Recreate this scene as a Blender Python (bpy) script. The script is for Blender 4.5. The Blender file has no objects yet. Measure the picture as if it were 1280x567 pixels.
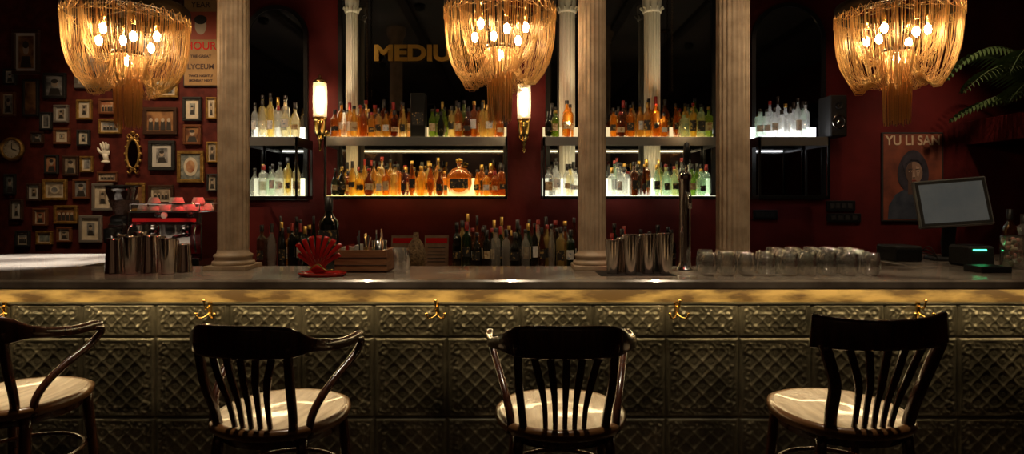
import bpy, math, random
import numpy as np
from mathutils import Vector, Matrix
R = random.Random(7)
F = 756.0; HZ = 250.0; EYE = 1.5
def X(px, d): return (px-640.0)*d/F
def Z(py, d): return EYE-(py-HZ)*d/F
sc = bpy.context.scene
COL = sc.collection
sc.view_settings.view_transform='Standard'; sc.view_settings.exposure=0.22

# ------------------------------------------------------------------ materials
def mat(name, base, rough=.5, metal=0., emit=None, es=0., c2=None, nscale=5., bump=0., bscale=40., coat=0., detail=6, lo=.35, hi=.65, stretch=None, trans=0., spec=.5):
    m = bpy.data.materials.new(name); m.use_nodes = True
    nt = m.node_tree; b = nt.nodes['Principled BSDF']
    b.inputs['Base Color'].default_value = (*base, 1)
    b.inputs['Roughness'].default_value = rough
    b.inputs['Metallic'].default_value = metal
    b.inputs['Coat Weight'].default_value = coat
    b.inputs['Transmission Weight'].default_value = trans
    b.inputs['Specular IOR Level'].default_value = spec
    if emit:
        b.inputs['Emission Color'].default_value = (*emit, 1)
        b.inputs['Emission Strength'].default_value = es
    if c2 or bump:
        tc = nt.nodes.new('ShaderNodeTexCoord'); mp = nt.nodes.new('ShaderNodeMapping')
        nt.links.new(tc.outputs['Object'], mp.inputs[0])
        if stretch: mp.inputs['Scale'].default_value = stretch
    if c2:
        n = nt.nodes.new('ShaderNodeTexNoise'); n.inputs['Scale'].default_value = nscale; n.inputs['Detail'].default_value = detail
        nt.links.new(mp.outputs[0], n.inputs['Vector'])
        r = nt.nodes.new('ShaderNodeValToRGB')
        r.color_ramp.elements[0].position = lo; r.color_ramp.elements[0].color = (*base, 1)
        r.color_ramp.elements[1].position = hi; r.color_ramp.elements[1].color = (*c2, 1)
        nt.links.new(n.outputs['Fac'], r.inputs[0]); nt.links.new(r.outputs[0], b.inputs['Base Color'])
    if bump:
        n = nt.nodes.new('ShaderNodeTexNoise'); n.inputs['Scale'].default_value = bscale
        nt.links.new(mp.outputs[0], n.inputs['Vector'])
        bp = nt.nodes.new('ShaderNodeBump'); bp.inputs['Strength'].default_value = bump; bp.inputs['Distance'].default_value = .01
        nt.links.new(n.outputs['Fac'], bp.inputs['Height']); nt.links.new(bp.outputs[0], b.inputs['Normal'])
    return m

def glassy(name, col, clear=.5, body=.4, gloss=.6, g0=.05, rough=.06):
    """thin tinted glass: see-through + translucent body + glossy skin"""
    m = bpy.data.materials.new(name); m.use_nodes = True
    nt = m.node_tree; nt.nodes.clear(); N = nt.nodes.new; L = nt.links.new
    out = N('ShaderNodeOutputMaterial')
    tr = N('ShaderNodeBsdfTransparent'); tr.inputs[0].default_value = (*[c**.6 for c in col], 1)
    tl = N('ShaderNodeBsdfTranslucent'); tl.inputs[0].default_value = (*col, 1)
    df = N('ShaderNodeBsdfDiffuse'); df.inputs[0].default_value = (*[c*.6 for c in col], 1)
    gl = N('ShaderNodeBsdfGlossy'); gl.inputs['Roughness'].default_value = rough
    m1 = N('ShaderNodeMixShader'); m1.inputs[0].default_value = .3; L(tl.outputs[0], m1.inputs[1]); L(df.outputs[0], m1.inputs[2])
    m2 = N('ShaderNodeMixShader'); m2.inputs[0].default_value = body; L(tr.outputs[0], m2.inputs[1]); L(m1.outputs[0], m2.inputs[2])
    lw = N('ShaderNodeLayerWeight'); lw.inputs[0].default_value = .35
    mt = N('ShaderNodeMath'); mt.operation = 'MULTIPLY_ADD'; mt.inputs[1].default_value = gloss; mt.inputs[2].default_value = g0
    L(lw.outputs['Facing'], mt.inputs[0])
    m3 = N('ShaderNodeMixShader'); L(mt.outputs[0], m3.inputs[0]); L(m2.outputs[0], m3.inputs[1]); L(gl.outputs[0], m3.inputs[2])
    L(m3.outputs[0], out.inputs[0])
    return m

def emis(name, col, s):
    m = bpy.data.materials.new(name); m.use_nodes = True
    nt = m.node_tree; nt.nodes.clear()
    o = nt.nodes.new('ShaderNodeOutputMaterial'); e = nt.nodes.new('ShaderNodeEmission')
    e.inputs[0].default_value = (*col, 1); e.inputs[1].default_value = s
    nt.links.new(e.outputs[0], o.inputs[0]); return m

M_wallred = mat('red_plaster', (.062,.0055,.005), .7, c2=(.105,.009,.008), nscale=2.5, bump=.15, bscale=25, spec=.2)
M_wallpaper = mat('red_wallpaper', (.052,.008,.006), .7, c2=(.10,.018,.012), nscale=14, bump=.1, bscale=60, spec=.2)
M_darkwall = mat('dark_plaster', (.05,.03,.024), .7, c2=(.09,.05,.035), nscale=3)
M_floor = mat('dark_floorboards', (.035,.022,.014), .35, c2=(.07,.04,.025), nscale=6, stretch=(1,8,1), bump=.1)
M_ceil = mat('grey_ceiling', (.08,.08,.085), .8, c2=(.13,.125,.12), nscale=1.2)
M_beam = mat('ceiling_beam_paint', (.03,.028,.028), .6)
M_marble = mat('marble', (.17,.135,.11), .2, c2=(.45,.38,.31), nscale=3.2, detail=12, lo=.38, hi=.6, coat=.3)
M_onyx = mat('gilded_onyx', (.09,.05,.016), .4, c2=(.44,.30,.11), nscale=5, detail=10, lo=.4, hi=.62, stretch=(1,1,4))
M_tin = mat('pressed_tin', (.062,.057,.043), .38, .6, c2=(.25,.225,.165), nscale=5, lo=.3, hi=.7, bump=.12, bscale=120)
M_black = mat('black_steel', (.012,.012,.012), .35, .3)
M_blackmat = mat('matte_black', (.012,.011,.01), .7)
M_steel = mat('brushed_steel', (.62,.58,.54), .14, 1.)
M_chrome = mat('chrome', (.75,.74,.72), .1, 1.)
M_brass = mat('brass', (.8,.55,.2), .22, 1.)
M_goldleaf = mat('old_gilding', (.50,.30,.08), .4, .6, c2=(.25,.14,.035), nscale=30)
M_wooddark = mat('mahogany', (.036,.011,.006), .22, c2=(.08,.026,.013), nscale=10, stretch=(6,6,1), coat=.6)
M_seat = mat('worn_seat_wood', (.36,.245,.14), .3, c2=(.62,.49,.34), nscale=7, stretch=(6,1,1), bump=.08, bscale=30, coat=.25)
M_seatrim = mat('seat_rim_wood', (.16,.07,.025), .28, coat=.3)
M_stone = mat('cast_column_paint', (.38,.27,.175), .5, c2=(.54,.40,.27), nscale=12, bump=.15, bscale=60)
M_white = mat('white_plaster', (.8,.76,.64), .5)
M_mirror = mat('antique_mirror', (.23,.23,.24), .04, 1.)
M_shelf = mat('grey_glass_edge', (.24,.25,.24), .15, .3)
M_box = mat('crate_wood', (.20,.075,.03), .5, c2=(.32,.14,.06), nscale=9, stretch=(1,1,8))
M_redglass = mat('red_resin', (.40,.010,.008), .15, coat=.6)
M_reden = mat('red_enamel', (.5,.012,.012), .25)
M_cream = mat('cream_paper', (.62,.55,.42), .7, c2=(.5,.42,.3), nscale=20)
M_menu = mat('kraft_card', (.20,.12,.07), .7, c2=(.14,.08,.04), nscale=12)
M_whitepap = mat('white_mount', (.5,.48,.43), .7)
M_cap = mat('bottle_cap_black', (.015,.014,.014), .35)
M_capg = mat('bottle_cap_gold', (.7,.45,.12), .3, .9)
M_capr = mat('bottle_cap_red', (.3,.02,.015), .35)
M_lab = mat('label_cream', (.75,.62,.38), .6, c2=(.45,.28,.12), nscale=45, lo=.5, hi=.6)
M_labb = mat('label_black', (.03,.03,.03), .5, c2=(.5,.35,.12), nscale=50, lo=.58, hi=.62)
M_labw = mat('label_white', (.85,.85,.82), .6, c2=(.3,.4,.5), nscale=50, lo=.58, hi=.62)
G = dict(
 amber=glassy('glass_amber', (.88,.40,.06), body=.38),
 honey=glassy('glass_honey', (1.,.68,.18), body=.38),
 gold=glassy('glass_pale_gold', (1.,.84,.40), body=.36),
 whisky=glassy('glass_whisky', (.66,.26,.045), body=.38),
 brown=glassy('glass_brown', (.28,.085,.02), body=.4),
 clear=glassy('glass_clear', (.97,.97,.94), body=.28),
 green=glassy('glass_green', (.34,.48,.10), body=.38),
 mint=glassy('glass_mint', (.72,.92,.74), body=.3),
 dark=glassy('glass_dark', (.04,.045,.03), body=.6),
 dgreen=glassy('glass_bottle_green', (.05,.12,.04), body=.5),
 blue=glassy('glass_blue', (.3,.5,.8), body=.3),
 red=glassy('glass_red', (.40,.04,.02), body=.4))
M_tumbler = glassy('tumbler_glass', (.97,.96,.94), body=.04, gloss=.95, g0=.09, rough=.03)

# ------------------------------------------------------------------ mesh builder
class MB:
    def __init__(s): s.v=[]; s.f=[]; s.m=[]; s.sm=[]; s.mats=[]
    def mi(s, m):
        if m not in s.mats: s.mats.append(m)
        return s.mats.index(m)
    def add(s, vs, fs, m, smooth=False, M=None):
        o=len(s.v); k=s.mi(m)
        for p in vs:
            s.v.append(tuple(M@Vector(p)) if M else tuple(p))
        for f in fs:
            s.f.append([i+o for i in f]); s.m.append(k); s.sm.append(smooth)
    def box(s, x0,x1,y0,y1,z0,z1, m, M=None, b=0.):
        if b<=0:
            vs=[(x,y,z) for x in (x0,x1) for y in (y0,y1) for z in (z0,z1)]
            fs=[(0,1,3,2),(4,6,7,5),(0,4,5,1),(2,3,7,6),(0,2,6,4),(1,5,7,3)]
            s.add(vs,fs,m,False,M)
        else:
            def ring(i,z): return [(x0+i,y0+b,z),(x0+b,y0+i,z),(x1-b,y0+i,z),(x1-i,y0+b,z),(x1-i,y1-b,z),(x1-b,y1-i,z),(x0+b,y1-i,z),(x0+i,y1-b,z)]
            def ring2(z): return [(x0+b,y0+b,z),(x0+b,y0+b,z),(x1-b,y0+b,z),(x1-b,y0+b,z),(x1-b,y1-b,z),(x1-b,y1-b,z),(x0+b,y1-b,z),(x0+b,y1-b,z)]
            r=[ring2(z0),ring(0,z0+b),ring(0,z1-b),ring2(z1)]
            vs=[p for q in r for p in q]; fs=[]
            for k in range(3):
                for i in range(8):
                    j=(i+1)%8; fs.append((k*8+i,k*8+j,(k+1)*8+j,(k+1)*8+i))
            fs.append(tuple(range(7,-1,-1))); fs.append(tuple(range(24,32)))
            s.add(vs,fs,m,False,M)
    def lathe(s, prof, m, c=(0,0,0), seg=24, smooth=True, flute=0, fd=0., sq=0., sx=1., sy=1., a0=0., a1=2*math.pi, M=None):
        full = abs(a1-a0-2*math.pi)<1e-6
        n=seg if full else seg+1; vs=[]
        for r,z in prof:
            for i in range(n):
                a=a0+(a1-a0)*i/seg; rr=r
                if flute: rr=r*(1-fd*(0.5-0.5*math.cos(a*flute)))
                if sq: rr=r*(1-sq+sq/max(abs(math.cos(a)),abs(math.sin(a))))
                vs.append((c[0]+rr*math.cos(a)*sx, c[1]+rr*math.sin(a)*sy, c[2]+z))
        fs=[]
        for k in range(len(prof)-1):
            for i in range(seg):
                j=(i+1)%n if full else i+1
                fs.append((k*n+i,k*n+j,(k+1)*n+j,(k+1)*n+i))
        s.add(vs,fs,m,smooth,M)
    def tube(s, pts, r, m, seg=8, closed=False, caps=True, M=None, smooth=True):
        P=[Vector(p) for p in pts]; n=len(P)
        rs = r if isinstance(r,(list,tuple)) else [r]*n
        ref=None; vs=[]
        for i,p in enumerate(P):
            if closed: t=(P[(i+1)%n]-P[i-1])
            else: t=(P[min(i+1,n-1)]-P[max(i-1,0)])
            if t.length<1e-9: t=Vector((0,0,1))
            t.normalize()
            if ref is None:
                ref=Vector((0,0,1)) if abs(t.z)<.9 else Vector((1,0,0))
            u=ref-t*ref.dot(t)
            if u.length<1e-6: u=t.orthogonal()
            u.normalize(); w=t.cross(u); ref=u
            for k in range(seg):
                a=2*math.pi*k/seg
                vs.append(tuple(p+(u*math.cos(a)+w*math.sin(a))*rs[i]))
        fs=[]
        for i in range(n if closed else n-1):
            i2=(i+1)%n
            for k in range(seg):
                k2=(k+1)%seg; fs.append((i*seg+k,i*seg+k2,i2*seg+k2,i2*seg+k))
        if caps and not closed:
            fs.append(tuple(range(seg-1,-1,-1))); fs.append(tuple(range((n-1)*seg,n*seg)))
        s.add(vs,fs,m,smooth,M)
    def sweep(s, pts, w, t, side, m, M=None):
        """rounded-rect section; width w along 'side', thickness t"""
        P=[Vector(p) for p in pts]; n=len(P); vs=[]
        ws=w if isinstance(w,(list,tuple)) else [w]*n
        ts=t if isinstance(t,(list,tuple)) else [t]*n
        prof=[(-1,-.4),(-.93,-.8),(-.75,-1),(.75,-1),(.93,-.8),(1,-.4),(1,.4),(.93,.8),(.75,1),(-.75,1),(-.93,.8),(-1,.4)]
        for i,p in enumerate(P):
            T=(P[min(i+1,n-1)]-P[max(i-1,0)]).normalized()
            S=Vector(side); S=(S-T*S.dot(T)).normalized(); Nn=T.cross(S)
            for a,b in prof: vs.append(tuple(p+S*a*ws[i]/2+Nn*b*ts[i]/2))
        k=len(prof); fs=[]
        for i in range(n-1):
            for j in range(k):
                j2=(j+1)%k; fs.append((i*k+j,i*k+j2,(i+1)*k+j2,(i+1)*k+j))
        fs.append(tuple(range(k-1,-1,-1))); fs.append(tuple(range((n-1)*k,n*k)))
        s.add(vs,fs,m,True,M)
    def plate(s, pts, y0, y1, m, M=None):
        n=len(pts); vs=[(x,y0,z) for x,z in pts]+[(x,y1,z) for x,z in pts]
        fs=[tuple(range(n)),tuple(range(2*n-1,n-1,-1))]+[(i,i+n,(i+1)%n+n,(i+1)%n) for i in range(n)]
        s.add(vs,fs,m,False,M)
    def ell(s, cx,cz,rx,rz,y0,y1,m,n=20,M=None):
        s.plate([(cx+rx*math.cos(2*math.pi*i/n),cz+rz*math.sin(2*math.pi*i/n)) for i in range(n)],y0,y1,m,M)
    def ball(s, c, r, m, seg=14, rings=9, sc=(1,1,1), M=None):
        pr=[(math.sin(math.pi*i/rings)*r, -math.cos(math.pi*i/rings)*r*sc[2]) for i in range(rings+1)]
        s.lathe(pr,m,c,seg,True,sx=sc[0],sy=sc[1],M=M)
    def build(s, name, parent=None, loc=(0,0,0), rot=0., fix=True, sub=False):
        me=bpy.data.meshes.new(name); me.from_pydata(s.v,[],s.f)
        for m in s.mats: me.materials.append(m)
        me.polygons.foreach_set('material_index', s.m); me.polygons.foreach_set('use_smooth', s.sm)
        me.update()
        if fix:
            import bmesh
            bm=bmesh.new(); bm.from_mesh(me); bmesh.ops.recalc_face_normals(bm, faces=bm.faces); bm.to_mesh(me); bm.free()
        o=bpy.data.objects.new(name,me); COL.objects.link(o)
        o.location=loc; o.rotation_euler=(0,0,rot)
        if parent: o.parent=parent
        return o
def empty(name, loc=(0,0,0), rot=0.):
    o=bpy.data.objects.new(name,None); COL.objects.link(o); o.location=loc; o.rotation_euler=(0,0,rot); o.empty_display_size=.1
    return o
def smooth(pts, n=5):
    P=[Vector(p) for p in pts]; out=[]
    for i in range(len(P)-1):
        p0=P[max(i-1,0)];p1=P[i];p2=P[i+1];p3=P[min(i+2,len(P)-1)]
        for k in range(n):
            t=k/n
            out.append(.5*((2*p1)+(p2-p0)*t+(2*p0-5*p1+4*p2-p3)*t*t+(3*p1-p0-3*p2+p3)*t**3))
    out.append(P[-1]); return [tuple(p) for p in out]
def lerpl(a, n):
    out=[]
    for i in range(len(a)-1):
        for k in range(n): out.append(a[i]+(a[i+1]-a[i])*k/n)
    out.append(a[-1]); return out
def text(name, body, size, loc, m, ext=.003, parent=None, w=1.0, bold=0.0):
    cu=bpy.data.curves.new(name,'FONT'); cu.body=body; cu.size=size; cu.extrude=ext; cu.offset=bold; cu.align_x='CENTER'; cu.align_y='CENTER'
    cu.materials.append(m)
    o=bpy.data.objects.new(name,cu); COL.objects.link(o); o.location=loc; o.rotation_euler=(math.pi/2,0,0); o.scale=(w,1,1)
    if parent: o.parent=parent
    return o
def spot(name, loc, target, e, col=(1,.78,.5), ang=50, blend=.8, r=.05):
    l=bpy.data.lights.new(name,'SPOT'); l.energy=e; l.color=col; l.spot_size=math.radians(ang); l.spot_blend=blend; l.shadow_soft_size=r
    o=bpy.data.objects.new(name,l); COL.objects.link(o); o.location=loc
    o.rotation_euler=(Vector(target)-Vector(loc)).to_track_quat('-Z','Y').to_euler(); return o

# ------------------------------------------------------------------ room shell
YB=5.30; XW=4.7; CH=3.62; YR=-2.6
def slab(name,x0,x1,y0,y1,z0,z1,m):
    b=MB(); b.box(x0,x1,y0,y1,z0,z1,m); return b.build(name)
slab('floor',-XW,XW,YR,YB,-.1,0,M_floor)
slab('ceiling',-XW,XW,YR,YB,CH,CH+.1,M_ceil)
b=MB()
for x in (-3.6,-2.65,-1.15,-.28,1.25,2.1,3.5): b.box(x-.05,x+.05,YR+.01,YB-.01,CH-.06,CH-.001,M_beam,b=.005)
b.build('trim_1')
b=MB(); b.box(-XW,X(300,YB),YB,YB+.1,0,CH,M_wallpaper); b.box(X(300,YB),XW,YB,YB+.1,0,CH,M_wallred); b.build('wall_back')
slab('wall_left',-XW-.1,-XW,YR,YB,0,CH,M_wallred)
slab('wall_right',XW,XW+.1,YR,YB,0,CH,M_wallred)
slab('wall_rear',-XW,XW,YR-.1,YR,0,CH,M_darkwall)

# ------------------------------------------------------------------ bar counter
CT=1.15; SB=1.107
bar=empty('bar_counter',(0,2.9,0))
def child(b,name,par):
    o=b.build(name); o.parent=par; o.matrix_parent_inverse=Matrix.Translation(-Vector(par.location)); return o
b=MB(); b.box(-3.6,3.6,2.65,3.22,SB,CT,M_marble,b=.008)
b.box(-3.6,-2.32,3.22,3.95,SB,CT,M_marble,b=.004); b.box(2.12,3.6,3.22,3.95,SB,CT,M_marble,b=.004)
child(b,'marble_top',bar)
b=MB(); b.box(-3.55,3.55,2.875,3.18,0,SB,M_blackmat); b.box(-3.55,-2.36,3.18,3.93,0,SB,M_blackmat); b.box(2.16,3.55,3.18,3.93,0,SB,M_blackmat)
child(b,'carcass',bar)
b=MB(); b.box(-3.55,3.55,2.845,2.875,1.02,SB,M_onyx); b.box(-3.55,3.55,2.838,2.86,1.012,1.022,M_tin)
child(b,'gilded_band',bar)
b=MB(); b.box(-3.5,3.5,2.725,2.737,SB-.007,SB,emis('led_warm',(1,.75,.38),28)); child(b,'led_strip',bar)
# pressed tin panels: real relief
W=.344; x0t=.038-W*10; rows=[(1.014,.852),(.852,.475),(.475,.098)]
st=.005
xs=np.arange(-3.1,3.1+st,st); zs=np.arange(.098,1.014+st/2,st)
XX,ZZ=np.meshgrid(xs,zs)
u=((XX-x0t)%W)-W/2
v=np.zeros_like(ZZ); Hh=np.ones_like(ZZ)
for (a,c) in rows:
    k=(ZZ<=a)&(ZZ>c-1e-6); v[k]=ZZ[k]-(a+c)/2; Hh[k]=a-c
e=np.minimum(W/2-np.abs(u),Hh/2-np.abs(v))
g=lambda d,s: np.exp(-(d/s)**2)
h=-.006*g(e,.005)+.0035*g(e-.014,.005)
inner=1/(1+np.exp(-(e-.05)/.003))
half=Hh<.2
sc_=np.where(half,.062,.078)
p=(u+v)/sc_; q=(u-v)/sc_
dp=np.abs(p-np.round(p))*sc_; dq=np.abs(q-np.round(q))*sc_
lat=np.maximum(g(dp,.006),g(dq,.006))*.004+ g(np.sqrt(dp**2+dq**2),.013)*.004
cp=(p-np.floor(p)-.5)*sc_; cq=(q-np.floor(q)-.5)*sc_
lat+=g(np.sqrt(cp**2+cq**2)-.011,.004)*.002
scroll=np.clip(np.sin(u*2*np.pi/.043+1.3*np.sin(v*120))*np.sin(v*2*np.pi/.047+1.3*np.sin(u*110)),-.1,1)*.0055
cu_=np.sqrt((np.abs(u)-W/2+.052)**2+(np.abs(v)-Hh/2+.052)**2)
scroll+=(g(cu_-.026,.006)+g(cu_,.009))*.004
h+=inner*lat+(1-inner)*scroll*(e>.02)+.0025*g(e-.05,.004)
# slight oil-canning of the sheet metal
h+=.0018*np.sin(XX*7.3+1.1*np.sin(ZZ*5))*np.sin(ZZ*9.1+XX*2.2)
nx=len(xs); nz=len(zs)
co=np.stack([XX.ravel(),(2.852-h*1.25).ravel(),ZZ.ravel()],1)
me=bpy.data.meshes.new('tin_panels'); me.vertices.add(nx*nz); me.vertices.foreach_set('co',co.ravel().astype(np.float32))
ii=(np.arange(nz-1)[:,None]*nx+np.arange(nx-1)[None,:]).ravel()
quads=np.stack([ii,ii+1,ii+nx+1,ii+nx],1).ravel()
nf=len(ii); me.loops.add(nf*4); me.loops.foreach_set('vertex_index',quads.astype(np.int32))
me.polygons.add(nf); me.polygons.foreach_set('loop_start',(np.arange(nf)*4).astype(np.int32)); 
me.polygons.foreach_set('use_smooth',np.ones(nf,bool)); me.update(calc_edges=True); me.validate(); me.materials.append(M_tin)
o=bpy.data.objects.new('tin_panels',me); COL.objects.link(o); o.parent=bar; o.matrix_parent_inverse=Matrix.Translation(-Vector(bar.location))

# brass coat hooks
for px in (5,262,546,846,1148):
    b=MB(); x=X(px,2.83); z=.985
    T=Matrix.Translation((x,0,z))
    b.box(-.010,.010,2.828,2.840,-.03,.04,M_brass,b=.003,M=T)
    b.tube(smooth([(0,2.83,.02),(0,2.80,.012),(0,2.785,.03),(0,2.78,.05)]),.0045,M_brass,M=T); b.ball((0,2.78,.054),.008,M_brass,M=T)
    for sg in (-1,1):
        b.tube(smooth([(0,2.83,-.012),(sg*.015,2.81,-.028),(sg*.034,2.795,-.03),(sg*.042,2.79,-.014)]),.0045,M_brass,M=T); b.ball((sg*.043,2.79,-.010),.0075,M_brass,M=T)
    b.build('coat_hook')

# ------------------------------------------------------------------ columns on the counter
def column(px,d,r,name='fluted_column',z0=CT):
    x=X(px,d); b=MB()
    b.box(x-r*1.38,x+r*1.38,d-r*1.38,d+r*1.38,z0,z0+.022,M_stone,b=.003)
    b.lathe([(0,0),(r*1.32,0),(r*1.36,.008),(r*1.32,.018),(r*1.18,.024),(r*1.16,.034),(r*1.25,.042),(r*1.22,.052),(r*1.05,.058),(r,.075)],M_stone,(x,d,z0+.022),40)
    b.lathe([(r,.09),(r,.12),(r,CH-z0-.25),(r*.98,CH-z0-.2)],M_stone,(x,d,z0),160,flute=20,fd=.08)
    b.lathe([(r*.98,CH-z0-.2),(r*1.15,CH-z0-.18),(r*1.05,CH-z0-.16),(r*1.5,CH-z0-.08),(r*1.5,CH-z0-.001)],M_stone,(x,d,z0),40)
    b.lathe([(r*1.0,.07),(r*1.0,.1)],M_stone,(x,d,z0),40)
    return b.build(name)
column(292,3.1,.076); column(740,3.1,.072); column(916,3.1,.082)

# ------------------------------------------------------------------ stools
SZ=.83
def stool(x,y,rot,arms=True):
    b=MB(); dk=M_wooddark
    b.lathe([(0.0001,.004),(.08,.003),(.13,.006),(.172,.011),(.188,.013)],M_seat,(0,0,SZ-.012),48,sy=1.0,sq=.10)
    b.lathe([(.188,.013),(.199,.014),(.208,.008),(.210,-.004),(.204,-.018),(.188,-.024),(0,-.024)],M_seatrim,(0,0,SZ-.012),48,sq=.10)
    b.lathe([(.175,-.02),(.178,-.05),(.16,-.052),(.158,-.02)],dk,(0,0,SZ-.012),40,sq=.05)
    for sg in (-1,1):
        b.tube(smooth([(sg*.14,.13,SZ-.03),(sg*.155,.15,.55),(sg*.175,.175,.28),(sg*.2,.2,0)],4),lerpl([.017,.017,.015,.012],4),dk,10)
        b.tube(smooth([(sg*.135,-.13,SZ-.03),(sg*.15,-.155,.55),(sg*.172,-.185,.28),(sg*.195,-.215,0)],4),lerpl([.017,.017,.015,.012],4),dk,10)
    ring=[(.252*math.cos(2*math.pi*i/40),.252*math.sin(2*math.pi*i/40)-.005,.28) for i in range(40)]
    b.tube(ring,.011,dk,8,closed=True)
    ring=[(.185*math.cos(2*math.pi*i/36),.185*math.sin(2*math.pi*i/36),.62) for i in range(36)]
    b.tube(ring,.008,dk,8,closed=True)
    if arms:
        hp=[(0,-.245,1.098),(.08,-.238,1.098),(.13,-.224,1.096),(.158,-.208,1.090),(.188,-.175,1.082),(.214,-.11,1.068),(.226,-.02,1.058),(.228,.055,1.058),(.228,.078,1.052)]
        hw=[.094,.094,.090,.074,.040,.032,.031,.031,.026]
        path=[(-p[0],p[1],p[2]) for p in hp[:0:-1]]+hp; ww=hw[:0:-1]+hw
        b.sweep(smooth(path,4),lerpl(ww,4),.020,(0,0,1),dk)
        for sg in (-1,1):
            b.tube(smooth([(sg*.227,.04,1.052),(sg*.228,.078,1.045),(sg*.225,.088,1.025),(sg*.214,.05,.99),(sg*.192,-.03,.945),(sg*.174,-.09,.90),(sg*.160,-.122,.85),(sg*.158,-.128,SZ-.03)],4),.0125,dk,10)
        tx,ty,tz=.098,-.236,1.062; po=.14
    else:
        hp=[(0,-.250,1.118),(.08,-.243,1.118),(.15,-.222,1.120),(.205,-.195,1.124)]
        hw=[.085,.088,.092,.098]
        path=[(-p[0],p[1],p[2]) for p in hp[:0:-1]]+hp; ww=hw[:0:-1]+hw
        b.sweep(smooth(path,4),lerpl(ww,4),.022,(0,0,1),dk)
        tx,ty,tz=.115,-.242,1.08; po=.178
    for sg in (-1,1):
        b.sweep(smooth([(sg*.118,-.150,SZ-.035),(sg*.125,-.165,.87),(sg*.135,-.20,.97),(sg*po,-.222 if arms else -.215,1.09)],4),.024 if arms else .034,.020,(1,0,0),dk)
    for i in range(5):
        t=(i-2)/2
        b.sweep(smooth([(t*.056,-.172+.008*t*t,SZ-.02),(t*.060,-.190,.90),(t*.074,-.215,.98),(t*tx,ty+.012*abs(t),tz+.012)],4),lerpl([.014,.016,.022,.022],4),.010,(1,0,0),dk)
    b.build('bar_stool',loc=(x,y,0),rot=rot)
stool(-1.71,2.10,math.radians(-2)); stool(-.738,1.95,math.radians(-9)); stool(.155,1.95,0); stool(1.055,1.96,math.radians(4),False)

# ------------------------------------------------------------------ chandeliers
def strandmat():
    m=bpy.data.materials.new('gold_chain_strands'); m.use_nodes=True
    nt=m.node_tree; nt.nodes.clear(); N=nt.nodes.new; L=nt.links.new
    o=N('ShaderNodeOutputMaterial'); p=N('ShaderNodeBsdfPrincipled'); p.inputs['Base Color'].default_value=(.78,.48,.19,1); p.inputs['Metallic'].default_value=.9; p.inputs['Roughness'].default_value=.32
    t=N('ShaderNodeBsdfTranslucent'); t.inputs[0].default_value=(.80,.50,.19,1)
    mx=N('ShaderNodeMixShader'); mx.inputs[0].default_value=.28; L(p.outputs[0],mx.inputs[1]); L(t.outputs[0],mx.inputs[2])
    tc=N('ShaderNodeTexCoord'); w=N('ShaderNodeTexWave'); w.bands_direction='Z'; w.inputs['Scale'].default_value=60; w.inputs['Distortion'].default_value=1
    L(tc.outputs['Object'],w.inputs['Vector']); bp=N('ShaderNodeBump'); bp.inputs['Strength'].default_value=.5; L(w.outputs[0],bp.inputs['Height']); L(bp.outputs[0],p.inputs['Normal'])
    L(mx.outputs[0],o.inputs[0]); return m
M_strand=strandmat(); M_bulb=emis('lamp_bulb',(1,.72,.38),110); M_bronze=mat('dark_bronze',(.06,.035,.015),.4,.8)
chm=None
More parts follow.
